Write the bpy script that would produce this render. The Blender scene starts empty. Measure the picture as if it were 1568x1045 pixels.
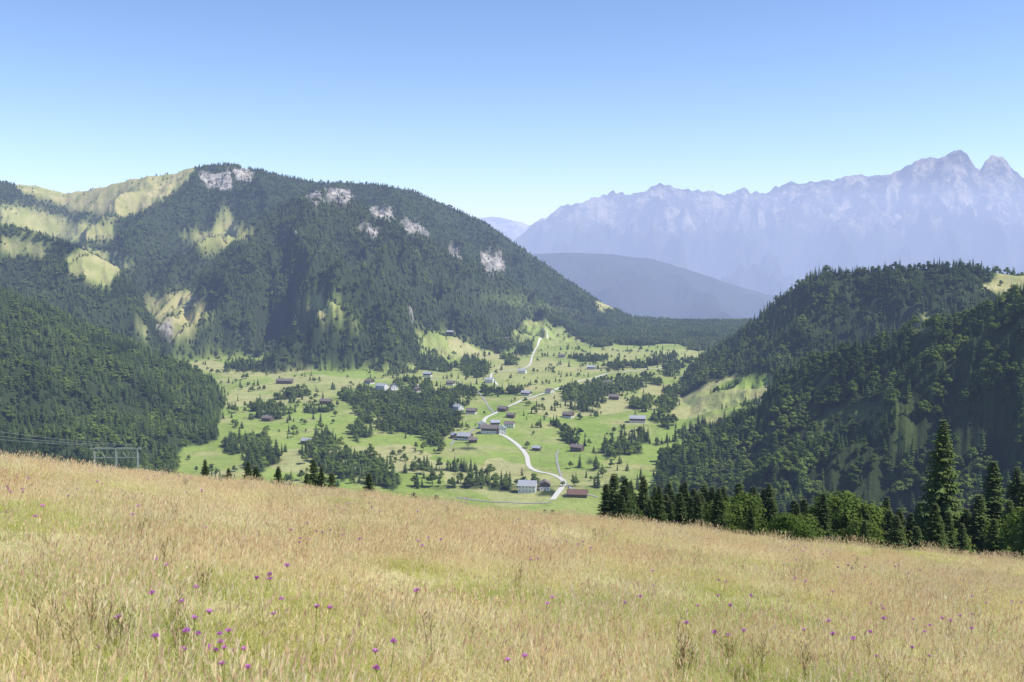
import bpy, math, random
import numpy as np
from mathutils import Vector, Matrix
random.seed(7); rng=np.random.default_rng(11)
scene=bpy.context.scene
# ------------------------------------------------------------ survey helpers
F=1524.0; CU=784.0; CV=522.5; PH=math.atan(122.5/F); cp,sp=math.cos(PH),math.sin(PH)
def st(u,v):
    xc=(u-CU)/F; yc=(CV-v)/F
    Y=cp+yc*sp; Z=-sp+yc*cp
    return xc/Y, Z/Y
def uv_of(s,t):
    d=cp-t*sp
    return CU+F*s/d, CV-F*(sp+t*cp)/d
# ------------------------------------------------------------ noise
_p=rng.permutation(256); _p=np.concatenate([_p,_p,_p])
_ga=rng.random(256)*2*np.pi; _gx=np.cos(_ga); _gy=np.sin(_ga)
def perlin(x,y):
    xi=np.floor(x).astype(np.int64); yi=np.floor(y).astype(np.int64)
    xf=x-xi; yf=y-yi; xi&=255; yi&=255
    u=xf*xf*xf*(xf*(xf*6-15)+10); v=yf*yf*yf*(yf*(yf*6-15)+10)
    def g(a,b,dx,dy):
        h=_p[_p[a]+b]; return _gx[h]*dx+_gy[h]*dy
    n00=g(xi,yi,xf,yf); n10=g(xi+1,yi,xf-1,yf)
    n01=g(xi,yi+1,xf,yf-1); n11=g(xi+1,yi+1,xf-1,yf-1)
    a=n00+u*(n10-n00); b=n01+u*(n11-n01)
    return (a+v*(b-a))*1.5
def fbm(x,y,o=4,seed=0):
    x=np.asarray(x,float)+seed*17.3; y=np.asarray(y,float)+seed*9.1
    r=0;a=1;tt=0
    for i in range(o):
        r=r+a*perlin(x,y); tt+=a; a*=.5; x=x*2.03+5.1; y=y*2.03+3.7
    return r/tt
def ridged(x,y,o=5,seed=0):
    x=np.asarray(x,float)+seed*13.7; y=np.asarray(y,float)+seed*7.9
    r=0;a=1;tt=0
    for i in range(o):
        r=r+a*(1-np.abs(perlin(x,y))*1.6); tt+=a; a*=.5; x=x*2.1+1.7; y=y*2.1+8.3
    return np.clip(r/tt,0,1)
# ------------------------------------------------------------ terrain height
A0,CX,BB=.188,.110,.00084
def near_slope(x,Y):
    Yc=np.minimum(Y,90.0)
    z=-1.7-A0*Y*1.0-CX*x-BB*Yc*Yc-np.maximum(Y-90,0)*2*BB*90
    bump=.16*fbm(x/3.1,Y/3.1,3,1)*np.clip(Y/6,0,1)+.60*fbm(x/17,Y/17,2,2)*np.clip((Y-6)/25,0,1)
    return z+bump
def floor_z(x,Y):
    z=-266+11*fbm(x/420,Y/420,3,3)+4.2*fbm(x/120,Y/120,2,4)
    return z-.065*np.maximum(Y-4300,0)
LAY=[]
def layer(name,sil,dist,foot,treeh,amp,ns,g,bs,zf=-270,jag=0):
    S=[];T=[]
    for u,v in sil:
        a,b=st(u,v); S.append(a);T.append(b)
    sd=[st(u,500)[0] for u,_ in dist]; sf=[st(u,500)[0] for u,_ in foot]
    LAY.append(dict(n=name,S=S,T=T,sd=sd,D=[d for _,d in dist],sf=sf,Fo=[d for _,d in foot],th=treeh,amp=amp,ns=ns,g=g,bs=bs,zf=zf,jag=jag))
layer('far_back',[(300,335),(735,330),(765,331),(790,336),(815,343),(840,350),(1000,360),(1568,370)],[(0,36000),(1568,36000)],[(0,30000),(1568,30000)],0,600,3000,1.1,.3,zf=-1900,jag=1.5)
layer('far_main',[(640,440),(740,400),(790,365),(815,343),(850,322),(868,312),(900,304),(925,298),(938,292),(962,298),(985,294),(998,284),(1012,280),(1045,287),(1080,293),(1112,296),(1140,287),(1148,292),(1175,294),(1188,286),(1208,281),(1262,277),(1310,268),(1365,267),(1385,255),(1412,241),(1438,240),(1455,234),(1469,226),(1478,234),(1490,252),(1500,258),(1512,243),(1522,236),(1535,241),(1548,255),(1568,272),(1620,300),(1720,310)],
  [(0,25500),(900,25500),(1200,26500),(1480,26000),(1568,26500)],[(0,17500),(1568,17500)],0,1600,2100,1.35,.5,zf=-1150,jag=4.0)
layer('far_low',[(640,400),(760,393),(820,388),(870,386),(930,388),(1000,396),(1060,414),(1120,434),(1170,449),(1300,475),(1568,490)],[(0,15500),(1568,15500)],[(0,11000),(1568,11000)],12,260,1300,1.15,.3,zf=-700,jag=.8)
layer('mtn_main',[(-400,290),(0,275),(55,280),(100,291),(150,283),(200,269),(260,262),(295,251),(320,250),(345,246),(400,257),(470,272),(520,275),(580,277),(640,290),(690,313),(740,335),(800,375),(860,418),(920,458),(970,482),(1040,487),(1110,490),(1160,496),(1300,520)],
  [(0,4700),(300,4500),(700,4600),(860,4600),(960,4500),(1110,4300),(1568,4300)],[(0,2600),(300,2560),(420,2260),(510,2020),(560,2060),(600,2200),(640,2500),(760,2850),(800,3050),(850,3100),(900,3050),(960,3050),(1040,2950),(1100,2900),(1568,2900)],14,225,600,1.12,.35,jag=1.2)
layer('mtn_front',[(200,520),(260,450),(330,390),(380,340),(430,304),(490,287),(530,296),(590,325),(650,357),(700,384),(760,412),(830,452),(880,490),(940,530)],
  [(200,2900),(300,3200),(430,3500),(600,3500),(760,3650),(900,3900)],[(200,2500),(420,2260),(510,2020),(560,2060),(600,2200),(640,2500),(760,2850),(800,3050),(940,3200)],14,215,400,1.05,.42)
layer('left_spur',[(-400,320),(0,338),(70,352),(130,376),(180,402),(215,445),(235,500),(260,540),(300,570)],[(-300,3000),(0,3000),(200,2850),(300,2600)],[(-300,2200),(300,2350)],12,120,380,1.0,.4)
layer('left_hill',[(-400,330),(-100,400),(0,434),(60,457),(130,490),(200,516),(270,545),(325,575),(345,610),(365,655),(385,695),(400,740)],[(-300,1700),(0,1950),(330,1930),(345,1830),(365,1580),(385,1400)],[(-300,900),(0,1050),(220,1250),(280,1390),(330,1420),(370,1400),(400,1330)],14,62,240,.72,.3)
layer('right_hill',[(985,720),(1000,665),(1020,610),(1045,572),(1075,538),(1120,510),(1160,482),(1200,444),(1235,420),(1262,408),(1330,409),(1400,402),(1470,399),(1530,409),(1568,413),(1900,400)],[(985,1500),(1000,1600),(1045,2250),(1120,2200),(1200,2050),(1300,1950),(1568,1900)],[(985,1420),(1040,1480),(1120,1400),(1568,1300)],12,80,250,.95,.3)
layer('right_front',[(975,760),(990,725),(1010,692),(1050,668),(1110,645),(1165,616),(1190,566),(1260,535),(1340,516),(1400,488),(1480,470),(1530,448),(1568,428),(1900,330)],[(975,1250),(1000,1330),(1100,1330),(1200,1300),(1400,1150),(1568,1020),(1900,900)],[(975,1150),(1040,950),(1200,760),(1568,620),(1900,560)],12,80,190,.9,.35,zf=-262)
def height(x,Y,want=False):
    s=x/Y
    base=np.maximum(near_slope(x,Y),floor_z(x,Y))
    h=base.copy(); lid=np.full(h.shape,-1)
    for i,L in enumerate(LAY):
        T=np.interp(s,L['S'],L['T']); D=np.interp(s,L['sd'],L['D']); Fo=np.interp(s,L['sf'],L['Fo'])
        if L['jag']:
            T=T+L['jag']/F*(fbm(s*90,s*0+i*3.3,5,5))*1.8
        zr=T*D-L['th']; zf=L['zf']
        p=np.clip((Y-Fo)/np.maximum(D-Fo,50),0,1)
        z=zf+(zr-zf)*p**L['g']
        w=np.clip(4*p*(1-p),0,1)**.7
        a=L['amp']*(1-ridged(x/L['ns'],Y/L['ns']*.75,6,i+1))
        sc=np.clip((zr-zf)/200,0,1.2)
        z=z-a*w*1.6*sc+(L['amp']*.25*sc*w)
        z=np.where(Y>D, zr-L['bs']*(Y-D)- .35*a*np.clip((Y-D)/400,0,1), z)
        z=np.where(Y<Fo,-5000,z)
        m=z>h; h=np.where(m,z,h); lid=np.where(m,i,lid)
    if want: return h,lid
    return h
sg=np.concatenate([np.linspace(-1.0,-.6,60)[:-1],np.linspace(-.6,.6,960),np.linspace(.6,1.0,60)[1:]])
def geo(a,b,n): return a*(b/a)**(np.linspace(0,1,n))
yg=np.concatenate([geo(70,1000,110)[:-1],geo(1000,5600,430)[:-1],geo(5600,11000,30)[:-1],geo(11000,17000,100)[:-1],geo(17000,27500,260)[:-1],geo(27500,42000,60)])
SG,YG=np.meshgrid(sg,yg); XG=SG*YG
ZG,LID=height(XG,YG,True)
TG=ZG/YG
tb=-(A0+.0756)-CX*sg
RM=np.maximum.accumulate(np.maximum(TG,tb[None,:]),axis=0)
VIS=TG>=RM-.0025
UG,VG=uv_of(SG,TG)
j1=fbm(XG/60,YG/60,4,6); j2=fbm(XG/60,YG/60,4,7)
scl=np.clip(2500/YG,.6,2.2)
UJ=UG+j1*15*scl; VJ=VG+j2*8*scl
def inpoly(U,V,poly):
    r=np.zeros(U.shape,bool); n=len(poly)
    for i in range(n):
        x1,y1=poly[i]; x2,y2=poly[(i+1)%n]
        if y1==y2: continue
        c=((y1>V)!=(y2>V))&(U<(x2-x1)*(V-y1)/(y2-y1)+x1); r^=c
    return r
names=[L['n'] for L in LAY]
FOREST=(LID>=names.index('mtn_main')).astype(float)
FOREST[(LID==names.index('far_low'))]=1
NEARF=(LID==-1)&(YG<1300)&(YG>110)
NEARF&=(SG>np.interp(YG,[150,300,900,1200],[.10,.10,.125,.15]))
FOREST[NEARF]=1
FOREST[(LID==-1)&(SG<-.345+.02*j1)&(YG>350)&(YG<2600)]=1
FOREST[(LID==-1)&(SG>.05)&(YG>3080+fbm(XG/130,YG/300,3,16)*500)&(YG<5600)]=1
meadows=[ # (outline, dryness)
 ([(80,290),(150,274),(200,260),(262,254),(302,246),(294,272),(256,302),(232,318),(190,334),(150,330),(105,324),(70,304)],1.0),
 ([(20,270),(60,272),(106,286),(75,308),(30,296)],.8),
 ([(0,310),(30,315),(80,328),(122,341),(172,342),(174,366),(110,371),(60,360),(0,345)],.75),
 ([(0,364),(42,366),(80,376),(66,398),(20,392),(0,386)],.7),
 ([(94,401),(130,379),(160,384),(206,405),(178,426),(168,443),(143,435),(114,421)],.75),
 ([(274,362),(326,352),(344,318),(366,346),(390,356),(350,379),(318,389),(292,371)],.65),
 ([(214,462),(290,443),(330,485),(268,526),(260,500),(234,490)],.9),
 ([(203,498),(232,503),(224,524)],.4),
 ([(448,460),(495,449),(526,460),(515,481),(562,496),(540,501),(490,485)],.6),
 ([(632,505),(690,511),(750,540),(700,550),(646,540)],.3),
 ([(575,545),(620,558),(665,560),(700,562),(745,553),(740,535),(790,548),(810,532),(782,515),(798,490),(832,492),(872,510),(885,523),(925,533),(955,545),(1010,545),(1030,575),(1030,605),(640,605),(600,580)],.2),
 ([(1030,548),(1062,538),(1066,546),(1035,556)],.3),([(995,555),(1050,556),(1030,575),(990,570)],.15),
 ([(1022,655),(1040,612),(1085,586),(1150,575),(1188,578),(1176,612),(1110,640),(1060,662)],.02),
 ([(1500,440),(1530,418),(1568,412),(1700,408),(1700,440),(1568,442),(1530,452)],.9),
 ([(318,560),(400,578),(500,592),(530,615),(560,700),(400,720),(375,660),(340,600)],.05),
 ([(278,690),(300,680),(372,700),(372,722),(290,720)],.1),
 ([(1390,492),(1420,482),(1444,490),(1400,502)],.5),
 ([(910,464),(940,460),(952,472),(920,477)],.7),
]
DRY=np.zeros_like(ZG)
for poly,d in meadows:
    m=inpoly(UJ,VJ,poly)&VIS&(YG>900)&(YG<5600)
    FOREST[m]=0; DRY[m]=d
clumps=[
 [(520,602),(560,594),(615,600),(650,585),(668,600),(700,612),(712,640),(695,668),(655,682),(635,665),(600,664),(560,652),(540,628)],
 [(372,712),(378,672),(412,670),(428,705),(400,722)],
 [(465,700),(482,672),(505,668),(520,695),(560,705),(602,730),(604,750),(540,742),(500,722)],
 [(862,612),(868,592),(950,585),(1012,577),(1014,590),(960,600),(930,607),(906,640),(880,632)],
 [(888,718),(902,695),(940,682),(990,668),(985,692),(935,703),(905,720)],
 [(700,752),(704,735),(738,728),(755,742),(790,748),(785,757),(760,757)],
 [(822,757),(824,748),(850,744),(852,754),(845,760)],
 [(575,548),(625,560),(640,575),(600,572)],
 [(705,572),(712,548),(745,556),(748,572),(720,578)],
 [(640,545),(665,550),(700,562),(680,570),(640,568)],
 [(380,640),(392,618),(425,620),(450,628),(440,640),(400,645)],
 [(535,672),(545,655),(562,662),(556,674)],
 [(700,690),(702,676),(728,678),(726,690)],
 [(850,660),(858,652),(882,668),(892,685),(878,688),(862,675)],
 [(1000,652),(1010,600),(1045,590),(1035,625),(1018,660)],
 [(780,548),(800,528),(822,520),(815,540)],
 [(900,566),(930,560),(1000,556),(1000,562),(940,566)],
 [(645,678),(655,655),(678,650),(690,668),(672,682)],
 [(465,625),(500,622),(512,628),(480,632)],
 [(1010,570),(1040,555),(1060,552),(1030,580)],
 [(650,598),(700,592),(745,600),(800,597),(800,603),(745,607),(700,604)],
 [(615,722),(640,712),(690,718),(740,724),(700,730),(650,728)],
 [(600,592),(625,578),(640,585),(628,598)],
 [(970,560),(1000,548),(1040,545),(1035,555),(1000,562)],
 [(870,548),(905,546),(930,552),(900,556)],
 [(760,545),(785,550),(800,562),(775,560)],
 [(425,612),(438,602),(470,600),(476,610),(440,616)],
 [(955,625),(990,612),(1000,618),(970,632)],
 [(330,690),(352,670),(372,676),(370,696)],
]
gap=fbm(XG/38,YG/38,3,15)
for k_,poly in enumerate(clumps):
    m=inpoly(UJ,VJ,poly)&VIS&(YG>900)&(YG<5600)&(gap>(-.22 if k_<3 else -.10)); FOREST[m]=1
ROCK=np.zeros_like(ZG)
for poly in [[(496,288),(538,292),(545,309),(502,306)],[(563,315),(600,320),(608,339),(573,333)],[(603,336),(640,342),(664,362),(622,355)],
   [(732,385),(768,389),(778,418),(742,416)],[(303,262),(330,268),(352,254),(358,294),(318,288)],[(358,256),(390,262),(384,280),(362,276)],[(683,373),(707,383),(702,395),(686,388)],[(560,345),(580,355),(575,370),(562,360)],[(240,500),(262,520),(268,505),(262,490)],[(468,300),(490,290),(496,308),(476,312)]]:
    m=inpoly(UJ,VJ+j1*4,poly)&VIS&(YG>2000)&(YG<5600); ROCK[m]=1
ROCK[LID>=0]=np.where((fbm(XG/70,YG/150,3,8)>.50)&(LID==names.index('mtn_front')),.6,ROCK)[LID>=0]
SCR=np.zeros_like(ZG)
for poly in [[(1225,655),(1265,632),(1400,620),(1435,640),(1385,662),(1300,668)],[(690,440),(800,455),(900,480),(780,470)]]:
    m=inpoly(UJ,VJ,poly)&VIS&(YG<4500)&(YG>300); SCR[m]=1
def lookup(arr,x,Y):
    s=x/Y
    i=np.clip(np.searchsorted(yg,Y),1,len(yg)-1); i=np.where(np.abs(yg[i-1]-Y)<np.abs(yg[i]-Y),i-1,i)
    k=np.clip(np.searchsorted(sg,s),1,len(sg)-1); k=np.where(np.abs(sg[k-1]-s)<np.abs(sg[k]-s),k-1,k)
    return arr[i,k]
def bil(arr,x,Y):
    x=np.asarray(x,float);Y=np.asarray(Y,float);s=x/Y
    i=np.clip(np.searchsorted(yg,Y)-1,0,len(yg)-2); k=np.clip(np.searchsorted(sg,s)-1,0,len(sg)-2)
    a=np.clip((Y-yg[i])/(yg[i+1]-yg[i]),0,1); b=np.clip((s-sg[k])/(sg[k+1]-sg[k]),0,1)
    return (arr[i,k]*(1-a)+arr[i+1,k]*a)*(1-b)+(arr[i,k+1]*(1-a)+arr[i+1,k+1]*a)*b
ymarch=geo(900,5500,2500)
def hit(u,v):
    s,t=st(u,v)
    z=bil(ZG,s*ymarch,ymarch)
    m=np.nonzero(z>=t*ymarch)[0]
    Y=ymarch[m[0]] if len(m) else 4000.
    x=s*Y
    return x,Y,float(bil(ZG,np.array([x]),np.array([Y]))[0])
# ------------------------------------------------------------ material helpers
def mat(name):
    m=bpy.data.materials.new(name); m.use_nodes=True
    nt=m.node_tree; nt.nodes.clear(); out=nt.nodes.new('ShaderNodeOutputMaterial')
    return m,nt,out
def N(nt,t,**k):
    n=nt.nodes.new(t)
    for a,b in k.items(): setattr(n,a,b)
    return n
def mixc(nt,f,a,b,bt='MIX'):
    n=nt.nodes.new('ShaderNodeMix'); n.data_type='RGBA'; n.blend_type=bt
    for sock,val in ((n.inputs[0],f),(n.inputs[6],a),(n.inputs[7],b)):
        if isinstance(val,bpy.types.NodeSocket): nt.links.new(val,sock)
        elif isinstance(val,tuple): sock.default_value=(*val,1)
        else: sock.default_value=val
    return n.outputs[2]
def noise(nt,scale,detail=4,rough=.55,vec=None,lo=None,hi=None):
    n=N(nt,'ShaderNodeTexNoise'); n.inputs['Scale'].default_value=scale; n.inputs['Detail'].default_value=detail; n.inputs['Roughness'].default_value=rough
    if vec is None:
        g=N(nt,'ShaderNodeNewGeometry'); vec=g.outputs['Position']
    nt.links.new(vec,n.inputs['Vector'])
    o=n.outputs[0]
    if lo is not None:
        r=N(nt,'ShaderNodeMapRange'); r.inputs[1].default_value=lo; r.inputs[2].default_value=hi
        nt.links.new(o,r.inputs[0]); o=r.outputs[0]
    return o
def attr(nt,name):
    a=N(nt,'ShaderNodeAttribute'); a.attribute_name=name; return a.outputs['Fac']
def finish(nt,out,col,rough=.9,bump=None,bs=.5,bd=.1,spec=.1,transl=0,simple=False):
    if simple: b=N(nt,'ShaderNodeBsdfDiffuse'); cs=b.inputs[0]
    else:
        b=N(nt,'ShaderNodeBsdfPrincipled'); b.inputs['Roughness'].default_value=rough
        b.inputs['Specular IOR Level'].default_value=spec; cs=b.inputs['Base Color']
    if isinstance(col,tuple): cs.default_value=(*col,1)
    else: nt.links.new(col,cs)
    if bump is not None:
        bn=N(nt,'ShaderNodeBump'); bn.inputs['Strength'].default_value=bs; bn.inputs['Distance'].default_value=bd
        nt.links.new(bump,bn.inputs['Height']); nt.links.new(bn.outputs[0],b.inputs['Normal'])
    sh=b.outputs[0]
    if transl>0:
        t=N(nt,'ShaderNodeBsdfTranslucent')
        if isinstance(col,tuple): t.inputs[0].default_value=(*col,1)
        else: nt.links.new(col,t.inputs[0])
        mx=N(nt,'ShaderNodeMixShader'); mx.inputs[0].default_value=transl
        nt.links.new(sh,mx.inputs[1]); nt.links.new(t.outputs[0],mx.inputs[2]); sh=mx.outputs[0]
    nt.links.new(sh,out.inputs['Surface'])
def terrain_material():
    m,nt,out=mat('valley_terrain')
    c=mixc(nt,noise(nt,.006,5,.6,lo=.35,hi=.65),(.20,.28,.055),(.35,.40,.12))
    v=N(nt,'ShaderNodeTexVoronoi'); v.inputs['Scale'].default_value=.0066
    g=N(nt,'ShaderNodeNewGeometry')
    nz=N(nt,'ShaderNodeTexNoise'); nz.inputs['Scale'].default_value=.01; nt.links.new(g.outputs['Position'],nz.inputs['Vector'])
    vm=N(nt,'ShaderNodeVectorMath',operation='MULTIPLY_ADD'); vm.inputs[1].default_value=(70,70,70); nt.links.new(nz.outputs['Color'],vm.inputs[0]); nt.links.new(g.outputs['Position'],vm.inputs[2])
    nt.links.new(vm.outputs[0],v.inputs['Vector'])
    sx=N(nt,'ShaderNodeSeparateColor'); nt.links.new(v.outputs['Color'],sx.inputs[0])
    r=N(nt,'ShaderNodeMapRange'); r.inputs[3].default_value=.0; r.inputs[4].default_value=.75; nt.links.new(sx.outputs[0],r.inputs[0])
    c=mixc(nt,r.outputs[0],c,(.27,.385,.075))
    r=N(nt,'ShaderNodeMapRange'); r.inputs[1].default_value=.55; r.inputs[2].default_value=1; r.inputs[4].default_value=.85; nt.links.new(sx.outputs[1],r.inputs[0])
    c=mixc(nt,r.outputs[0],c,(.45,.43,.20))
    c=mixc(nt,noise(nt,.013,4,.6,lo=.50,hi=.70),c,(.42,.39,.18))
    c=mixc(nt,noise(nt,.05,4,.65,lo=.5,hi=.9),c,(.14,.19,.05))
    c=mixc(nt,attr(nt,'dry'),c,mixc(nt,noise(nt,.02,4,.6,lo=.35,hi=.65),(.32,.33,.12),(.50,.44,.22)))
    ff=mixc(nt,noise(nt,.05,3),(.028,.045,.018),(.055,.075,.026))
    c=mixc(nt,attr(nt,'forest'),c,ff)
    sc=mixc(nt,noise(nt,.12,4,.7,lo=.35,hi=.65),(.06,.09,.025),(.16,.20,.065))
    c=mixc(nt,attr(nt,'scrub'),c,sc)
    rk=mixc(nt,noise(nt,.04,5,.7,lo=.4,hi=.60),(.14,.135,.12),(.52,.48,.43))
    c=mixc(nt,attr(nt,'rock'),c,rk)
    finish(nt,out,c,bump=noise(nt,.06,6,.7),bs=.6,bd=8)
    return m
def far_material():
    m,nt,out=mat('mountain_rock')
    g=N(nt,'ShaderNodeNewGeometry'); sep=N(nt,'ShaderNodeSeparateXYZ'); nt.links.new(g.outputs['Position'],sep.inputs[0])
    rock=mixc(nt,noise(nt,.0016,10,.74,lo=.45,hi=.60),(.045,.05,.05),(.56,.48,.42))
    forest=mixc(nt,noise(nt,.002,7,.65),(.02,.03,.025),(.10,.12,.06))
    z=N(nt,'ShaderNodeMapRange'); z.inputs[1].default_value=200; z.inputs[2].default_value=2300; nt.links.new(sep.outputs[2],z.inputs[0])
    nn=noise(nt,.0009,9,.72)
    ad=N(nt,'ShaderNodeMath',operation='ADD'); nt.links.new(z.outputs[0],ad.inputs[0]); nt.links.new(nn,ad.inputs[1])
    r=N(nt,'ShaderNodeMapRange'); r.inputs[1].default_value=.70; r.inputs[2].default_value=.96; nt.links.new(ad.outputs[0],r.inputs[0])
    c=mixc(nt,r.outputs[0],forest,rock)
    c=mixc(nt,attr(nt,'forest'),c,forest)
    finish(nt,out,c,bump=noise(nt,.0022,10,.78),bs=1.0,bd=420)
    return m
def grid_object(name,X,Y,Z,attrs,material,smooth=True):
    r,c=X.shape
    co=np.stack([X,Y,Z],-1).reshape(-1,3).astype(np.float32)
    idx=np.arange(r*c).reshape(r,c)
    q=np.stack([idx[:-1,:-1],idx[:-1,1:],idx[1:,1:],idx[1:,:-1]],-1).reshape(-1,4).astype(np.int32)
    me=bpy.data.meshes.new(name); me.vertices.add(len(co)); me.vertices.foreach_set('co',co.ravel())
    me.loops.add(q.size); me.loops.foreach_set('vertex_index',q.ravel())
    me.polygons.add(len(q)); me.polygons.foreach_set('loop_start',np.arange(0,q.size,4,dtype=np.int32))
    me.polygons.foreach_set('loop_total',np.full(len(q),4,np.int32))
    me.update(calc_edges=True)
    me.polygons.foreach_set('use_smooth',np.full(len(q),smooth))
    for k,v in attrs.items():
        a=me.attributes.new(k,'FLOAT','POINT'); a.data.foreach_set('value',v.ravel().astype(np.float32))
    me.materials.append(material)
    o=bpy.data.objects.new(name,me); scene.collection.objects.link(o); return o
k1=int(np.searchsorted(yg,5600))
def soft(a,n=1):
    for _ in range(n):
        p=np.pad(a,1,mode='edge'); a=(p[:-2,1:-1]+p[2:,1:-1]+p[1:-1,:-2]+p[1:-1,2:]+2*p[1:-1,1:-1])/6
    return a
at={'forest':soft(FOREST,2),'rock':soft(ROCK,1),'dry':soft(DRY,3),'scrub':soft(SCR,3)}
grid_object('valley_and_hills',XG[:k1+1],YG[:k1+1],ZG[:k1+1],{k:v[:k1+1] for k,v in at.items()},terrain_material())
grid_object('distant_mountain_range',XG[k1:],YG[k1:],ZG[k1:],{'forest':FOREST[k1:]},far_material())
def meadow_ground():
    m,nt,out=mat('meadow_ground')
    c=mixc(nt,noise(nt,.35,5,.65,lo=.36,hi=.58),(.36,.40,.11),(.64,.54,.29))
    c=mixc(nt,noise(nt,9,4,.7,lo=.48,hi=.80),c,(.24,.20,.08))
    finish(nt,out,c,bump=noise(nt,18,5,.7),bs=.7,bd=.05)
    return m
gx=np.linspace(-76,76,380); gy=np.linspace(-14,70,300)
GX,GY=np.meshgrid(gx,gy)
def near_h(x,Y): return near_slope(np.asarray(x,float),np.asarray(Y,float))
grid_object('alpine_meadow_hillside',GX,GY,near_h(GX,GY),{},meadow_ground())
# ------------------------------------------------------------ mesh builder
class MB:
    def __init__(s): s.v=[];s.f=[];s.m=[]
    def face(s,pts,mi=0):
        b=len(s.v); s.v.extend([tuple(p) for p in pts]); s.f.append(tuple(range(b,b+len(pts)))); s.m.append(mi)
    def tube(s,pts,rad,n=6,mi=0):
        b=len(s.v); k=len(pts)
        for i,p in enumerate(pts):
            p=Vector(p); d=(Vector(pts[min(i+1,k-1)])-Vector(pts[max(i-1,0)])).normalized()
            a=d.orthogonal().normalized(); c=d.cross(a)
            for j in range(n):
                t=2*math.pi*j/n; s.v.append(tuple(p+(a*math.cos(t)+c*math.sin(t))*rad[i]))
        for i in range(k-1):
            for j in range(n):
                s.f.append((b+i*n+j,b+i*n+(j+1)%n,b+(i+1)*n+(j+1)%n,b+(i+1)*n+j)); s.m.append(mi)
        s.f.append(tuple(b+(k-1)*n+j for j in range(n))); s.m.append(mi)
    def box(s,c,d,rz=0,mi=0):
        cx,cy,cz=c; dx,dy,dz=[q/2 for q in d]; b=len(s.v)
        for z in (-dz,dz):
            for x,y in ((-dx,-dy),(dx,-dy),(dx,dy),(-dx,dy)):
                X=x*math.cos(rz)-y*math.sin(rz); Y=x*math.sin(rz)+y*math.cos(rz); s.v.append((cx+X,cy+Y,cz+z))
        for f in ((3,2,1,0),(4,5,6,7),(0,1,5,4),(1,2,6,5),(2,3,7,6),(3,0,4,7)):
            s.f.append(tuple(b+i for i in f)); s.m.append(mi)
    def mesh(s,name,mats,smooth=False):
        me=bpy.data.meshes.new(name); me.from_pydata(s.v,[],s.f)
        for m in mats: me.materials.append(m)
        me.polygons.foreach_set('material_index',s.m)
        if smooth: me.polygons.foreach_set('use_smooth',[True]*len(s.f))
        me.update(); return me
R=random.uniform
def foliage_mat(name,c1,c2,tr=.15,ns=.02):
    m,nt,out=mat(name)
    oi=N(nt,'ShaderNodeObjectInfo')
    c=mixc(nt,oi.outputs['Random'],c1,c2)
    c=mixc(nt,noise(nt,ns,2,.6,lo=.42,hi=.68),c,tuple(x*1.45 for x in c2))
    c=mixc(nt,noise(nt,ns*.3,2,.6,lo=.5,hi=.3),c,tuple(x*.75 for x in c1))
    finish(nt,out,c,transl=tr,simple=True); return m
M_con=foliage_mat('spruce_needles',(.036,.066,.023),(.092,.128,.040),0)
M_dec=foliage_mat('broadleaf_foliage',(.07,.12,.026),(.16,.21,.05),.2)
m,nt,out=mat('bark'); finish(nt,out,mixc(nt,noise(nt,6,5,.7),(.07,.05,.035),(.2,.16,.12)),bump=noise(nt,14,4),bs=.6,bd=.03); M_bark=m
def conifer_small(H,Rm,levels,nb,seed):
    random.seed(seed); b=MB()
    b.tube([(0,0,-1),(0,0,H*.5),(0,0,H*.98)],[.28,.17,.02],4,1)
    n=6; pts=[]
    for i in range(n):
        a=2*math.pi*i/n; pts.append((Rm*.42*math.cos(a),Rm*.42*math.sin(a),H*.10))
    for i in range(n): b.face([pts[i],pts[(i+1)%n],(0,0,H*.93)])
    for L in range(levels):
        q=L/(levels-1); z0=H*(.10+.86*q); r=Rm*(1-q)**.75*R(.85,1.12)+.18
        off=R(0,6.28)
        for k in range(nb):
            a=off+2*math.pi*k/nb+R(-.25,.25); rr=r*R(.7,1.18); dz=rr*R(.2,.42)
            ca,sa=math.cos(a),math.sin(a); w=rr*R(.28,.42)
            top=(ca*.1,sa*.1,z0+H*.05); tip=(ca*rr,sa*rr,z0-dz)
            mid=(ca*rr*.55,sa*rr*.55,z0-dz*.2)
            l=(mid[0]-sa*w,mid[1]+ca*w,z0-dz*.75); rt=(mid[0]+sa*w,mid[1]-ca*w,z0-dz*.75)
            b.face([top,l,tip]); b.face([top,tip,rt])
    return b
def leafball(b,c,rad,n,size,mi=0,flat=.85):
    for i in range(n):
        d=Vector((random.gauss(0,1),random.gauss(0,1),random.gauss(0,1)))
        d.normalize()
        if d.z<-.5 and random.random()<.7: d.z=-d.z
        rr=rad*R(.72,1.05); p=Vector(c)+Vector((d.x*rr,d.y*rr,d.z*rr*flat))
        nrm=(d+Vector((R(-.7,.7),R(-.7,.7),R(-.4,.9)))).normalized()
        a=nrm.orthogonal().normalized(); t=nrm.cross(a); ang=R(0,6.28)
        e1=(a*math.cos(ang)+t*math.sin(ang))*size*R(.6,1.2); e2=nrm.cross(e1)*R(.5,.9)
        b.face([p-e1,p-e2*.8+nrm*size*.15,p+e1*.9,p+e2],mi)
def blob(b,c,r,mi=0,flat=.8):
    n=7
    rings=[(-.8,.55),(-.1,.98),(.5,.82),(.9,.4)]
    base=len(b.v)
    for z,q in rings:
        for j in range(n):
            a=2*math.pi*j/n+z; k=r*q*R(.85,1.1); b.v.append((c[0]+k*math.cos(a),c[1]+k*math.sin(a),c[2]+z*r*flat))
    for i in range(3):
        for j in range(n):
            b.f.append((base+i*n+j,base+i*n+(j+1)%n,base+(i+1)*n+(j+1)%n,base+(i+1)*n+j)); b.m.append(mi)
    b.f.append(tuple(base+3*n+j for j in range(n))); b.m.append(mi)
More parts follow.
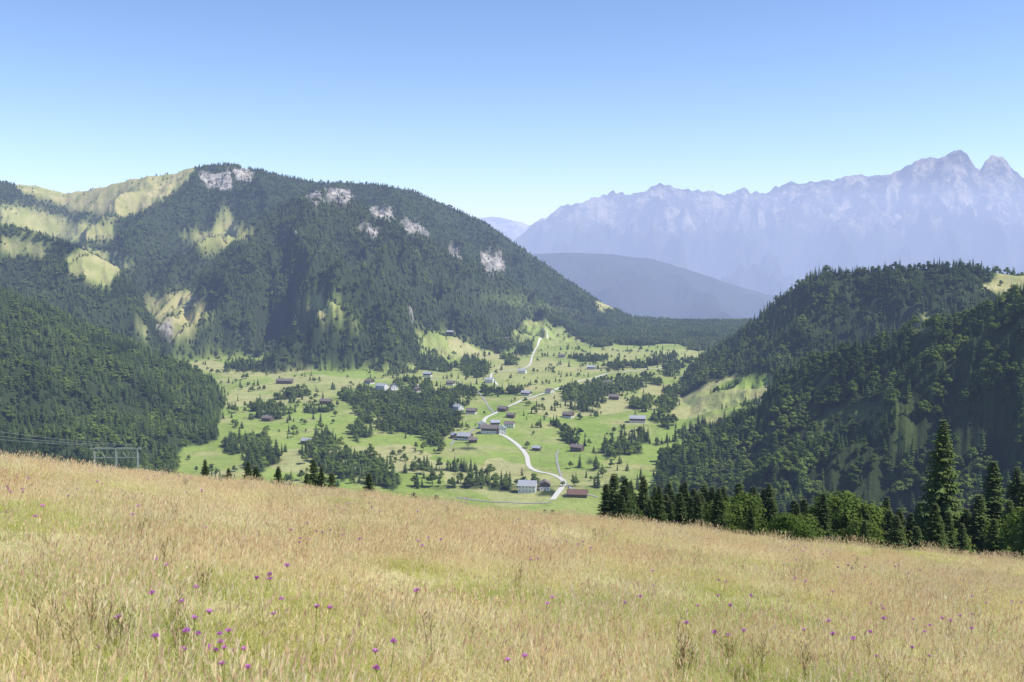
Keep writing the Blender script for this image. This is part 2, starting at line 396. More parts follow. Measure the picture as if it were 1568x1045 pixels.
def broad_small(H,Rm,seed,nl=6,nleaf=30,size=.9):
    random.seed(seed); b=MB()
    b.tube([(0,0,-1),(0,0,H*.25),(R(-.3,.3),R(-.3,.3),H*.6)],[.35,.28,.12],5,1)
    for i in range(nl):
        a=6.28*i/nl+R(-.4,.4); q=R(.25,.62) if i<nl-1 else .0
        z=H*R(.36,.66) if i<nl-1 else H*.78
        rad=Rm*R(.42,.62)
        c=(math.cos(a)*Rm*q,math.sin(a)*Rm*q,z)
        blob(b,c,rad*.82); leafball(b,c,rad,nleaf,size)
    return b
def hidden_collection(name,meshes):
    col=bpy.data.collections.new(name)
    for i,me in enumerate(meshes):
        o=bpy.data.objects.new(f'{name}_{i:02d}',me); col.objects.link(o)
    return col
tree_meshes=[]
for i,(H,Rm,lv,nb) in enumerate([(20,3.6,9,7),(22,3.8,10,7),(17,3.6,8,7),(20,3.0,10,6),(19,4.2,9,8)]):
    tree_meshes.append(conifer_small(H,Rm,lv,nb,100+i).mesh(f'conifer_{i}',[M_con,M_bark]))
for i,(H,Rm) in enumerate([(15,5.2),(17,5.6),(12,5.0),(14,4.2)]):
    tree_meshes.append(broad_small(H,Rm,200+i).mesh(f'leaftree_{i}',[M_dec,M_bark]))
TREES=hidden_collection('forest_trees',tree_meshes)
def scatter(name,pos,rot,scl,idx,col):
    me=bpy.data.meshes.new(name); n=len(pos)
    me.vertices.add(n); me.vertices.foreach_set('co',np.asarray(pos,np.float32).ravel())
    a=me.attributes.new('rot','FLOAT_VECTOR','POINT'); a.data.foreach_set('vector',np.asarray(rot,np.float32).ravel())
    a=me.attributes.new('scl','FLOAT_VECTOR','POINT'); a.data.foreach_set('vector',np.asarray(scl,np.float32).ravel())
    a=me.attributes.new('idx','INT','POINT'); a.data.foreach_set('value',np.asarray(idx,np.int32))
    o=bpy.data.objects.new(name,me); scene.collection.objects.link(o)
    ng=bpy.data.node_groups.new(name+'_nodes','GeometryNodeTree')
    ng.interface.new_socket('Geometry',in_out='INPUT',socket_type='NodeSocketGeometry')
    ng.interface.new_socket('Geometry',in_out='OUTPUT',socket_type='NodeSocketGeometry')
    gi=ng.nodes.new('NodeGroupInput'); go=ng.nodes.new('NodeGroupOutput')
    ip=ng.nodes.new('GeometryNodeInstanceOnPoints'); ci=ng.nodes.new('GeometryNodeCollectionInfo')
    ci.inputs['Collection'].default_value=col; ci.inputs['Separate Children'].default_value=True; ci.inputs['Reset Children'].default_value=True
    ng.links.new(gi.outputs[0],ip.inputs['Points']); ng.links.new(ci.outputs[0],ip.inputs['Instance'])
    ip.inputs['Pick Instance'].default_value=True
    def na(nm,ty):
        x=ng.nodes.new('GeometryNodeInputNamedAttribute'); x.data_type=ty; x.inputs[0].default_value=nm; return x.outputs[0]
    ng.links.new(na('idx','INT'),ip.inputs['Instance Index'])
    ng.links.new(na('rot','FLOAT_VECTOR'),ip.inputs['Rotation'])
    ng.links.new(na('scl','FLOAT_VECTOR'),ip.inputs['Scale'])
    ng.links.new(ip.outputs[0],go.inputs[0])
    md=o.modifiers.new('scatter','NODES'); md.node_group=ng
    return o
# ------------------------------------------------------------ roads
m,nt,out=mat('gravel_road'); finish(nt,out,mixc(nt,noise(nt,.4,4),(.50,.48,.44),(.72,.69,.63))); M_road=m
m,nt,out=mat('asphalt_lane'); finish(nt,out,mixc(nt,noise(nt,.4,4),(.28,.28,.27),(.40,.39,.36))); M_lane=m
def road(name,pix,w,mt=None):
    P=np.array([hit(u,v)[:2] for u,v in pix])
    Q=[]
    E=np.vstack([2*P[0]-P[1],P,2*P[-1]-P[-2]])
    for i in range(1,len(E)-2):
        n=max(4,int(np.linalg.norm(E[i+1]-E[i])/6))
        for k in range(n):
            t=k/n; p0,p1,p2,p3=E[i-1:i+3]
            Q.append(.5*((2*p1)+(-p0+p2)*t+(2*p0-5*p1+4*p2-p3)*t*t+(-p0+3*p1-3*p2+p3)*t**3))
    Q.append(P[-1]); Q=np.array(Q)
    D=np.gradient(Q,axis=0); D/=np.linalg.norm(D,axis=1)[:,None]+1e-9; Nn=np.stack([-D[:,1],D[:,0]],1)
    cols=[-1,-.5,0,.5,1]
    grid=np.stack([Q+Nn*(w/2*c) for c in cols],1)
    Z=bil(ZG,grid[:,:,0],grid[:,:,1])+.45
    grid_object(name,grid[:,:,0],grid[:,:,1],Z,{},mt or M_road)
    return Q
RP=[]
RP.append(road('valley_road',[(846,766),(860,748),(862,736),(845,727),(822,722),(810,714),(806,698),(795,684),(778,671),(760,662),(744,652),(742,643),(757,634),(790,618),(835,602),(878,587),(925,574),(985,566),(1030,560)],6.4))
RP.append(road('farm_road',[(762,590),(752,580),(757,571),(785,567),(810,560),(815,546),(822,532),(838,517),(832,505)],5))
RP.append(road('farm_lane',[(846,770),(800,771),(740,768),(700,762)],3.4,M_lane))
RP.append(road('farm_lane',[(744,652),(720,662),(700,672),(690,682)],3.6,M_lane))
RP.append(road('farm_lane',[(862,736),(880,752),(915,762)],3.6,M_lane))
RP.append(road('farm_lane',[(575,590),(600,598),(640,590),(660,578)],4))
RP.append(road('farm_lane',[(855,690),(852,700),(856,720),(862,736)],2.8,M_lane))
RP.append(road('farm_lane',[(660,578),(700,585),(730,600),(757,634)],3.2,M_lane))
RPa=np.vstack(RP)
# ------------------------------------------------------------ houses
def simple(name,c1,c2,sc,rough=.8,bs=.3,bd=.05):
    m,nt,out=mat(name); finish(nt,out,mixc(nt,noise(nt,sc,5,.65,lo=.3,hi=.7),c1,c2),rough=rough,bump=noise(nt,sc*3,3),bs=bs,bd=bd); return m
M_white=simple('render_white',(.74,.73,.69),(.84,.83,.80),.8)
M_wood=simple('weathered_timber',(.11,.08,.055),(.20,.15,.11),2)
M_roofg=simple('roof_grey',(.30,.32,.35),(.44,.46,.49),1)
M_roofr=simple('roof_red',(.15,.09,.07),(.23,.14,.11),1)
M_roofb=simple('roof_brown',(.14,.12,.11),(.24,.21,.19),1)
M_glass=simple('window_glass',(.03,.04,.05),(.06,.07,.08),1,.15)
M_met=simple('galvanised_steel',(.3,.31,.32),(.42,.43,.44),3,.5)
HP=[]
def house(name,u,v,w,l,h,rot,wallm,upm,roofm,frac=.5):
    x,Y,z=hit(u,v); HP.append((x,Y,max(w,l)))
    e=bpy.data.objects.new(name,None); scene.collection.objects.link(e); e.location=(x,Y,z-.4); e.rotation_euler[2]=math.radians(rot)
    def add(nm,b,mats):
        o=bpy.data.objects.new(nm,b.mesh(nm,mats)); scene.collection.objects.link(o); o.parent=e; return o
    hl=h*frac; rh=w*.28
    b=MB(); b.box((0,0,hl/2),(w,l,hl)); add('ground_storey',b,[wallm])
    b=MB(); b.box((0,0,(hl+h)/2+.002),(w+.12,l+.12,h-hl))
    for sy in (-1,1):
        y=sy*(l/2+.06); P=[(-w/2-.06,y,h),(w/2+.06,y,h),(0,y,h+rh)]
        b.face(P if sy<0 else P[::-1])
    add('upper_storey',b,[upm])
    b=MB(); ov=1.1; T=.3
    for sx in (-1,1):
        a=(0,h+rh+.02); q=(sx*(w/2+ov),h-rh*ov/(w/2)+.02)
        ly=l/2+1.0
        V=[(a[0],-ly,a[1]),(q[0],-ly,q[1]),(q[0],ly,q[1]),(a[0],ly,a[1])]
        U=[(p[0],p[1],p[2]+T) for p in V]
        for f in (V,U,[V[0],V[1],U[1],U[0]],[V[1],V[2],U[2],U[1]],[V[2],V[3],U[3],U[2]]): b.face(f)
    add('roof',b,[roofm])
    b=MB()
    nw=max(2,int(w/3.4)); nl=max(2,int(l/3.6))
    for zc in ([hl*.55,hl+(h-hl)*.5] if h>5 else [hl*.55]):
        pr=.05 if zc<hl else .11
        for i in range(nw):
            xx=-w/2+w*(i+.5)/nw
            if i==nw//2 and zc<hl: continue
            for sy in (-1,1): b.box((xx,sy*(l/2+pr),zc),(1.1,.08,1.3))
        for i in range(nl):
            yy=-l/2+l*(i+.5)/nl
            for sx in (-1,1): b.box((sx*(w/2+pr),yy,zc),(.08,1.1,1.3))
    add('windows',b,[M_glass])
    b=MB(); xd=-w/2+w*(nw//2+.5)/nw; b.box((xd,-l/2-.05,1.2),(1.6,.08,2.4)); add('door',b,[M_wood])
    b=MB(); b.box((w*.18,l*.15,h+rh*.9),(.9,.9,2.2)); b.box((w*.18,l*.15,h+rh*.9+1.2),(1.1,1.1,.15)); add('chimney',b,[M_white])
W,D_,G_,B_=M_white,M_wood,M_roofg,M_roofb
for a in [('farmhouse',808,753,16,20,9,80,W,W,G_,.6),('farmhouse',834,750,12,12,8,0,W,D_,B_,.6),('cabin',884,760,14,22,4.2,82,D_,D_,M_roofr,.7),
 ('farmhouse',750,663,15,24,8.5,78,W,D_,B_),('farmhouse',769,664,11,12,9,5,W,W,G_,.7),('farmhouse',739,656,10,13,8,20,W,W,G_),
 ('farmhouse',712,674,14,20,7.5,70,W,D_,G_),('barn',696,671,9,12,6,20,D_,D_,G_),('barn',976,647,14,26,8,80,W,D_,G_),('barn',884,691,11,17,7,60,D_,D_,B_),
 ('barn',499,619,12,20,7,80,D_,D_,B_),('farmhouse',585,597,15,22,9,60,W,W,G_),('farmhouse',603,596,13,14,8,20,W,W,B_),('barn',436,588,14,34,8,86,D_,D_,B_),
 ('barn',806,606,12,18,7,60,W,D_,G_),('cabin',655,577,13,18,8,70,W,D_,G_),('barn',690,512,14,20,7,70,D_,D_,G_),('cabin',775,522,14,20,7,70,W,D_,B_),
 ('farmhouse',722,634,12,16,7,75,W,D_,B_),('barn',905,566,13,20,7,80,W,D_,G_),('cabin',640,600,12,16,6,30,W,D_,B_),('farmhouse',758,653,11,14,7.5,100,W,D_,G_),
 ('barn',782,640,9,13,6,70,D_,D_,B_),('cabin',842,602,12,16,6,40,W,W,B_),('barn',724,678,9,12,5.5,95,D_,D_,B_),('farmhouse',566,588,13,18,7,50,W,D_,B_),('cabin',860,548,13,18,7,80,W,D_,B_),
 ('farmhouse',780,655,11,15,7.5,80,W,W,B_),('barn',770,630,11,16,6.5,60,D_,D_,B_),('farmhouse',702,628,12,16,7,40,W,W,G_),('farmhouse',750,586,13,18,7.5,70,W,W,G_),
 ('cabin',690,590,12,16,6.5,70,W,D_,B_),('barn',940,612,12,18,7,75,D_,D_,B_),('barn',410,645,11,17,6.5,70,D_,D_,B_),('barn',822,690,8,11,5,70,D_,D_,G_),('farmhouse',800,572,13,18,7.5,70,W,W,G_),
 ('barn',470,680,10,15,6,70,D_,D_,G_),('farmhouse',870,640,12,16,7,60,W,D_,B_),('farmhouse',930,590,13,18,7,70,W,W,B_)]:
    house(*a)
HPa=np.array(HP)
# ------------------------------------------------------------ forest scatter
def candidates(y0,y1,smax,area):
    n=int(smax*(y1*y1-y0*y0)/area)
    Y=np.sqrt(rng.random(n)*(y1*y1-y0*y0)+y0*y0); x=(rng.random(n)*2-1)*smax*Y
    return x,Y
x,Y=candidates(480,5600,.64,62)
fz=lookup(FOREST,x,Y); rk=lookup(ROCK,x,Y); sc=lookup(SCR,x,Y); ld=lookup(LID,x,Y)
z=bil(ZG,x,Y); rm=bil(RM,x,Y)
keep=(fz>.5)&((z+24)/Y>rm-.008)
keep&=~((rk>.5)&(rng.random(len(x))>.06)); keep&=~((sc>.5)&(rng.random(len(x))>.6))
thin=fbm(x/160,Y/160,3,9); keep&=(rng.random(len(x))<np.clip(.97+thin*1.0,.5,1))
x,Y,z,ld,sc=x[keep],Y[keep],z[keep],ld[keep],sc[keep]
x2,Y2=candidates(1000,5000,.6,300)
f2=lookup(FOREST,x2,Y2); d2=lookup(DRY,x2,Y2); z2=bil(ZG,x2,Y2); rm2=bil(RM,x2,Y2); ld2=lookup(LID,x2,Y2)
nn=fbm(x2/80,Y2/80,3,10); hedge=np.abs(fbm(x2/230,Y2/230,2,18))
k2=(f2<.5)&((z2+20)/Y2>rm2-.01)&(((nn>.32)&(rng.random(len(x2))<.8))|((hedge<.022)&(rng.random(len(x2))<.8))|(rng.random(len(x2))<.04+.12*((d2>.3)&(nn>.10))))
k2&=~((ld2==names.index('right_hill'))&(rng.random(len(x2))<.9))
x2,Y2,z2=x2[k2],Y2[k2],z2[k2]
rowsP=[[(690,598),(720,606),(760,607)],[(620,712),(660,722),(700,735)],[(850,652),(885,665),(890,685)],[(640,590),(680,592)],[(900,560),(960,556),(1010,552)],[(770,622),(800,614),(832,610)],[(420,622),(470,622),(510,624)],[(470,603),(500,598)],[(920,537),(1000,542)],[(620,690),(650,684)],[(650,732),(705,745)],[(380,600),(430,592)],[(700,712),(745,728)],[(1010,655),(1020,610)],[(905,640),(925,632)],[(960,618),(1000,607)],[(560,705),(600,712)],[(725,612),(700,630),(690,650)],[(775,585),(800,580)],[(340,600),(356,640)],[(950,672),(985,655)],[(870,600),(885,596)],[(780,745),(795,740)],[(620,725),(650,722)],[(755,575),(735,590)],[(690,562),(735,556)],[(830,565),(860,575)],[(385,650),(420,645)],[(725,640),(735,652)],[(770,650),(785,662)],[(930,668),(965,660)],[(560,585),(600,575)],[(900,612),(940,606),(985,600)],[(690,690),(730,684)],[(705,655),(735,648)],[(760,600),(830,590)],[(600,700),(640,690),(690,693)],[(430,735),(480,742),(540,748)],[(680,580),(745,578)],[(820,590),(860,585)],[(800,640),(850,625),(880,620)],[(830,640),(860,655)],[(560,560),(600,572)],[(400,660),(450,668),(470,660)],[(880,735),(930,730)],[(430,640),(470,650)]]
xr=[];Yr=[]
for rp in rowsP:
    P=np.array([hit(u,v)[:2] for u,v in rp])
    for i in range(len(P)-1):
        d=np.linalg.norm(P[i+1]-P[i]); n=int(d/10)+1
        for k in range(n):
            if random.random()<.3: continue
            q=P[i]+(P[i+1]-P[i])*(k/n); xr.append(q[0]+random.gauss(0,5)); Yr.append(q[1]+random.gauss(0,8))
xr=np.array(xr);Yr=np.array(Yr); zr=bil(ZG,xr,Yr)
X=np.concatenate([x,x2,xr]); YY=np.concatenate([Y,Y2,Yr]); Z=np.concatenate([z,z2,zr])
kind=np.concatenate([np.zeros(len(x)),np.ones(len(x2)),np.ones(len(xr))]); LD=np.concatenate([ld,np.full(len(x2)+len(xr),-1)])
SCX=np.concatenate([sc,np.zeros(len(x2)+len(xr))])
ok=np.ones(len(X),bool)
idxn=np.nonzero((YY<4200)&(LD==-1))[0]
for st0 in range(0,len(idxn),20000):
    ii=idxn[st0:st0+20000]
    dm=np.full(len(ii),1e9)
    for q in RPa[::2]:
        dm=np.minimum(dm,(X[ii]-q[0])**2+(YY[ii]-q[1])**2)
    ok[ii]&=dm>8.5**2
    for hx,hy,hr in HPa:
        dx=X[ii]-hx; dy=YY[ii]-hy
        ok[ii]&=~((np.abs(dx)<hr*.8+3)&(dy<hr*.7+3)&(dy>-90))
X,YY,Z,kind,LD,SCX=[q[ok] for q in (X,YY,Z,kind,LD,SCX)]
n=len(X)
mixn=fbm(X/110,YY/110,3,12)
decp=np.where(LD==names.index('right_front'),.55,np.where(LD==names.index('right_hill'),.28,np.where(LD==names.index('left_hill'),.24,np.where(LD==-1,.45,.28))))
decp=np.where(kind>0,.55,decp); isdec=rng.random(n)<np.clip(decp+mixn*.8,0.03,.95)
idx=np.where(isdec,5+rng.integers(0,4,n),rng.integers(0,5,n))
s=rng.uniform(.5,1.2,n)*np.where(kind>0,.78,1)*np.where(isdec,1.08,1)*np.where(SCX>.5,.55,1)
s*=np.where(YY>3900,.85,1)
sc3=np.stack([s*rng.uniform(1.0,1.35,n),s*rng.uniform(1.0,1.35,n),s*rng.uniform(.8,1.1,n)],1)
rot=np.stack([rng.normal(0,.03,n),rng.normal(0,.03,n),rng.random(n)*6.28],1)
scatter('mountain_forest',np.stack([X,YY,Z-.5],1),rot,sc3,idx,TREES)
# ------------------------------------------------------------ near spruces
def spruce_near(H,Rm,seed):
    random.seed(seed); b=MB()
    b.tube([(0,0,-1.5),(0,0,H*.3),(.1,0,H*.7),(0,0,H)],[.42,.32,.15,.02],8,1)
    z=H*.06
    while z<H*.985:
        q=z/H; r=Rm*(1-q)**.74*R(.75,1.12)+.15
        nb=random.choice([8,9,10,11]); off=R(0,6.28)
        if q<.15: nb=6
        for k in range(nb):
            a=off+6.283*k/nb+R(-.25,.25); rr=r*R(.55,1.18); ca,sa=math.cos(a),math.sin(a)
            up=.25*q; nj=max(3,int(rr/.42))
            def P(t): return Vector((ca*rr*t,sa*rr*t,z+rr*(up*t-.42*t**1.4+.14*t**4)))
            b.tube([P(0),P(1)],[.05,.01],3,1)
            for j in range(nj):
                t=(j+1)/nj; p=P(t); pb=P(max(t-1.3/nj,0)); wl=rr*.30*(1.15-t*.75)*R(.7,1.2)+.12
                for sd in (-1,1):
                    sv=Vector((-sa*sd,ca*sd,0)); fw=Vector((ca,sa,0))
                    tip=p+sv*wl+fw*wl*.35-Vector((0,0,wl*R(.25,.7)))
                    b.face([pb,pb*.35+p*.65+sv*wl*.45-Vector((0,0,.05)),tip,p+fw*.12])
                if random.random()<.75:
                    hl=R(.25,.6)*min(1,rr/2+.3); sv=Vector((-sa,ca,0))*R(-.12,.12)
                    b.face([pb,p,(p+pb)/2+sv-Vector((0,0,hl))])
        z+=R(.34,.5)*(1 if q<.8 else .7)
    return b
SP=[]; NM=[]
for i,(H,Rm) in enumerate([(25,4.6),(22,4.3),(24,3.9),(18,4.0)]):
    b=spruce_near(H,Rm,300+i)
    bf=MB(); bt=MB(); bf.v=b.v; bt.v=b.v
    bf.f=[f for f,m_ in zip(b.f,b.m) if m_==0]; bf.m=[0]*len(bf.f)
    bt.f=[f for f,m_ in zip(b.f,b.m) if m_==1]; bt.m=[0]*len(bt.f)
    SP.append((H,bt.mesh(f'spruce_trunk_{i}',[M_bark]),bf.mesh(f'spruce_crown_{i}',[M_con])))
    NM.append((H,b.mesh(f'edge_spruce_{i}',[M_con,M_bark])))
def broad_near(H,Rm,seed):
    random.seed(seed); bt=MB(); bf=MB()
    bt.tube([(0,0,-1),(.1,0,H*.25),(.2,.1,H*.6),(.1,.1,H*.85)],[.35,.28,.15,.04],8)
    for i in range(22):
        a=i*2.4+R(-.3,.3); q=(i+.5)/22; z=H*(.18+.72*q); rad=Rm*math.sin(math.pi*(.22+.7*q))**.8*.68*R(.6,1.1)
        c=Vector((math.cos(a)*rad,math.sin(a)*rad,z))
        bt.tube([(.1,0,z-H*.12),tuple(c*.6+Vector((0,0,z*.4-H*.02))),tuple(c)],[.1,.06,.02],4)
        leafball(bf,c,Rm*R(.24,.42),260,.2); leafball(bf,c,Rm*.25,60,.3)
    both=MB(); both.v=bf.v+bt.v; k=len(bf.v)
    both.f=bf.f+[tuple(j+k for j in f) for f in bt.f]; both.m=[0]*len(bf.f)+[1]*len(bt.f)
    NM.append((H,both.mesh(f'edge_beech_{seed}',[M_dec,M_bark])))
    return H,bt.mesh('beech_trunk',[M_bark]),bf.mesh('beech_crown',[M_dec])
BR=[broad_near(14,4.6,400),broad_near(11,4.4,401)]
def place(name,var,x,Y,H,rz):
    z=float(bil(ZG,np.array([x]),np.array([Y]))[0])
    H0,tr,cr=var; e=bpy.data.objects.new(name,None); scene.collection.objects.link(e)
    e.location=(x,Y,z); k=H/H0; e.scale=(k*R(.95,1.15),k*R(.95,1.15),k); e.rotation_euler[2]=rz
    for nm,me in (('trunk',tr),('crown',cr)):
        o=bpy.data.objects.new(nm,me); scene.collection.objects.link(o); o.parent=e
random.seed(55)
def near_tree(u,vtop,H,kind='s',var=None):
    s_,t_=st(u,vtop)
    ys=np.linspace(75,700,2500); g=bil(ZG,s_*ys,ys); i=np.nonzero(t_*ys-g>=H)[0]
    Y_=ys[i[0]] if len(i) else 400
    V=SP if kind=='s' else BR
    place('spruce_tree' if kind=='s' else 'beech_tree',V[var if var is not None else random.randrange(len(V))],s_*Y_,Y_,H,R(0,6.28))
for a in [(1445,637,25,'s',0),(1522,700,21,'s',1),(1558,712,22,'s',2),(1500,752,15,'s',3),(1568,735,17,'s',1),(1600,690,24,'s',0),(1408,765,16,'s',1),(1378,775,14,'s',3),
  (940,722,15,'s',3),(928,738,12,'s',1),(957,730,13,'s',3),(985,725,17,'s',1),(1003,742,14,'s',2),(1030,748,15,'s',0),(1062,744,16,'s',1),(1085,750,14,'s',2),(1108,742,17,'s',0),(1132,735,18,'s',1),(1155,742,16,'s',2),(1178,737,18,'s',0),
  (1205,785,9,'b',0),(1232,760,15,'s',1),(1255,752,17,'s',2),(1280,748,14,'b',0),(1318,765,12,'b',1),(1340,770,12,'b',0),(1300,768,13,'s',1),(1358,758,15,'s',0),(1395,782,13,'s',1),(1480,775,13,'s',3),(1320,795,8,'b',1),(1215,802,7,'b',0),
  (480,700,14,'s',3),(470,722,9,'s',1),(492,712,11,'s',2),(380,704,12,'s',1),(392,712,9,'s',3),(314,702,11,'s',2),(426,712,10,'s',3),(565,722,12,'s',3),(350,715,8,'s',1),(508,722,9,'s',3)]:
    near_tree(*a)
NC=hidden_collection('edge_trees',[m_ for _,m_ in NM])
n=3000
yy=np.sqrt(rng.random(n)*(500**2-95**2)+95**2); ss=rng.uniform(.095,.78,n); xx=ss*yy; zz=bil(ZG,xx,yy)
su=CU+F*ss
cap_v=np.interp(su,[925,960,1000,1180,1230,1300,1400,1568],[748,735,742,740,758,756,775,765])+rng.uniform(-10,40,n)
tc=np.array([st(784,v)[1] for v in cap_v]); avail=tc*yy-zz
kk=rng.integers(0,4,n); kk=np.where(rng.random(n)<.10,rng.integers(4,6,n),kk)
Hn=np.minimum(avail,np.where(kk>=4,rng.uniform(7,12,n),rng.uniform(14,24,n)))
ok=(Hn>6)&(lookup(LID,xx,yy)==-1)&(ss>.11)
H0=np.array([h for h,_ in NM])[kk]; s=Hn/H0
ok&=(rng.random(n)<.75)
wx=np.clip(s*rng.uniform(.95,1.25,n),0,1.2)
scatter('hillside_forest_edge',np.stack([xx,yy,zz-.3],1)[ok],np.stack([s*0,s*0,rng.random(n)*6.28],1)[ok],np.stack([wx,wx,s],1)[ok],kk[ok],NC)
# ------------------------------------------------------------ pylon
s_,t_=st(177,688); py=150.; px=s_*py; pz=float(bil(ZG,np.array([px]),np.array([py]))[0]); topz=t_*py
e=bpy.data.objects.new('electricity_pylon',None); scene.collection.objects.link(e); e.location=(px,py,pz)
hh=topz-pz; b=MB(); hw=3.3
for sx in (-hw,0,hw):
    b.tube([(sx,0,-1),(sx,0,hh)],[.13,.10],8)
    b.tube([(sx,.5,-1),(sx,.5,hh*.95)],[.06,.05],6)
o=bpy.data.objects.new('posts',b.mesh('posts',[M_met])); scene.collection.objects.link(o); o.parent=e
b=MB(); b.box((0,0,hh+.1),(2*hw+1.2,.2,.2)); b.box((0,0,hh-1.3),(2*hw+.6,.12,.12))
for i in range(8):
    x0=-hw+i*2*hw/8; b.tube([(x0,0,hh-1.3+(i%2)*1.4),(x0+2*hw/8,0,hh-1.3+((i+1)%2)*1.4)],[.05,.05],5)
o=bpy.data.objects.new('crossarm',b.mesh('crossarm',[M_met])); scene.collection.objects.link(o); o.parent=e
b=MB()
for sx in (-hw,0,hw):
    b.tube([(sx,0,hh+.2),(sx,0,hh+.35),(sx,0,hh+.5),(sx,0,hh+.6)],[.09,.14,.09,.12],8)
o=bpy.data.objects.new('insulators',b.mesh('insulators',[M_glass])); scene.collection.objects.link(o); o.parent=e
b=MB()
for k,sx in enumerate((-hw,0,hw)):
    p0=Vector((px+sx,py,topz+.6)); p1=Vector((-100+sx,118+sx*.6,-13.5+k*.1))
    P=[p0.lerp(p1,i/24)-Vector((0,0,4*1.6*(i/24)*(1-i/24))) for i in range(25)]
    b.tube(P,[.018]*25,4)
o=bpy.data.objects.new('power_line',b.mesh('power_line',[M_met])); scene.collection.objects.link(o)
# ------------------------------------------------------------ grass
def grass_mat(name,c1,c2,c3,tr=.45,dk=.74):
    m,nt,out=mat(name); oi=N(nt,'ShaderNodeObjectInfo')
    c=mixc(nt,oi.outputs['Random'],c1,c2)
    c=mixc(nt,noise(nt,.8,2,.6,lo=.4,hi=.62),c,c3)
    c=mixc(nt,noise(nt,26,2,.6,lo=.44,hi=.70),c,tuple(q*dk for q in c1))
    finish(nt,out,c,transl=tr,simple=True); return m
G_st=grass_mat('straw_grass',(.95,.82,.50),(.98,.91,.68),(.96,.84,.50))
G_gr=grass_mat('green_grass',(.42,.50,.10),(.62,.66,.20),(.68,.66,.24))
G_rd=grass_mat('seed_heads',(.82,.60,.38),(.94,.78,.54),(.90,.72,.44))
G_dk=grass_mat('dark_stems',(.20,.15,.07),(.32,.24,.11),(.26,.24,.09))
G_pu=grass_mat('knapweed_petals',(.66,.24,.60),(.80,.36,.78),(.72,.28,.68),.4,.9)
def blade(b,x,y,h,w,lean,ang,mi,seg=3):
    ca,sa=math.cos(ang),math.sin(ang); f=ang+1.57+random.gauss(0,.7); wx,wy=math.cos(f)*w/2,math.sin(f)*w/2
    base=len(b.v)
    for i in range(seg+1):
        t=i/seg; d=lean*t**1.8; X_=x+ca*d; Y_=y+sa*d; Z_=h*(t-.14*(lean/h)*t*t); ww=(1-t*.85)
        b.v.append((X_-wx*ww,Y_-wy*ww,Z_)); b.v.append((X_+wx*ww,Y_+wy*ww,Z_))
    for i in range(seg):
        k=base+2*i; b.f.append((k,k+1,k+3,k+2)); b.m.append(mi)
    return (x+ca*lean,y+sa*lean,h*(1-.14*lean/h))
def head(b,p,l,w,mi,ang,tilt=.3):
    d=Vector((math.cos(ang)*tilt,math.sin(ang)*tilt,1)).normalized()
    for k in range(2):
        a=ang+1.57*k+R(-.4,.4); s_=Vector((math.cos(a),math.sin(a),0))*w
        P=Vector(p); b.face([P-d*l*.2,P+d*l*.3+s_,P+d*l,P+d*l*.35-s_],mi)
def patch(seed,nst,ngr,nrd,hs,hg,sig=.38):
    random.seed(seed); b=MB()
    cl=[(random.gauss(0,sig),random.gauss(0,sig)) for _ in range(26)]
    def pos(k=.4):
        if random.random()<k: return random.gauss(0,sig),random.gauss(0,sig)
        c=random.choice(cl); return c[0]+random.gauss(0,.05),c[1]+random.gauss(0,.05)
    wind=R(0,6.28)
    for i in range(ngr):
        x,y=pos(); h=R(*hg); blade(b,x,y,h,R(.004,.010),h*R(.3,1.4),R(0,6.28),1,2)
    for i in range(nst):
        x,y=pos(); h=R(*hs)*R(.45,1); a=wind+random.gauss(0,1.6); blade(b,x,y,h,R(.003,.007),h*R(.4,2.2),a,0,3)
    for i in range(nrd):
        x,y=pos(); h=R(*hs)*1.15; a=wind+random.gauss(0,1.4); p=blade(b,x,y,h,.003,h*R(.05,.7),a,random.choice([0,0,2]),2)
        head(b,p,R(.03,.09),R(.003,.009),random.choice([0,2,2]),a)
    return b.mesh(f'grass_{seed}',[G_st,G_gr,G_rd])
GR=[patch(1,500,190,160,(.14,.36),(.08,.20)),patch(2,400,320,110,(.12,.32),(.08,.22)),patch(3,140,620,36,(.12,.26),(.06,.20)),
    patch(4,400,150,260,(.18,.44),(.08,.18)),patch(5,660,90,110,(.10,.30),(.08,.16)),patch(6,230,520,74,(.12,.32),(.08,.24)),
    patch(7,480,230,180,(.14,.38),(.08,.20)),patch(8,180,560,54,(.12,.28),(.08,.22))]
GC=hidden_collection('grass_variants',GR)
P=[]
for y0,y1,den in ((2.6,10,3.2),(10,20,2.2),(20,36,1.4),(36,66,.85)):
    n=int(.70*(y1*y1-y0*y0)*den)+20
    yy=np.sqrt(rng.random(n)*(y1*y1-y0*y0)+y0*y0); xx=(rng.random(n)*2-1)*(.66*yy+.8)
    P.append(np.stack([xx,yy],1))
P=np.vstack(P); n=len(P); gz=near_h(P[:,0],P[:,1])
gn=fbm(P[:,0]/1.7,P[:,1]/2.6,3,20); g2=fbm(P[:,0]/8,P[:,1]/13,3,21)
q=gn*1.2+g2*.7+rng.normal(0,.13,n)+.03
idx=np.where(q>.30,2,np.where(q>.22,7,np.where(q>.13,5,np.where(q>0,1,np.where(q>-.10,6,np.where(q>-.24,0,np.where(rng.random(n)<.5,3,4)))))))
s=rng.uniform(.8,1.15,n)*(1+.2*np.clip((P[:,1]-34)/10,0,1))
e_=.35
dx=(near_h(P[:,0]+e_,P[:,1])-near_h(P[:,0]-e_,P[:,1]))/(2*e_); dy=(near_h(P[:,0],P[:,1]+e_)-near_h(P[:,0],P[:,1]-e_))/(2*e_)
rots=[]
for i in range(n):
    nrm=Vector((-dx[i],-dy[i],1)).normalized(); q_=Vector((0,0,1)).rotation_difference(nrm)
    rots.append(tuple((q_.to_matrix()@Matrix.Rotation(rng.random()*6.28,3,'Z')).to_euler()))
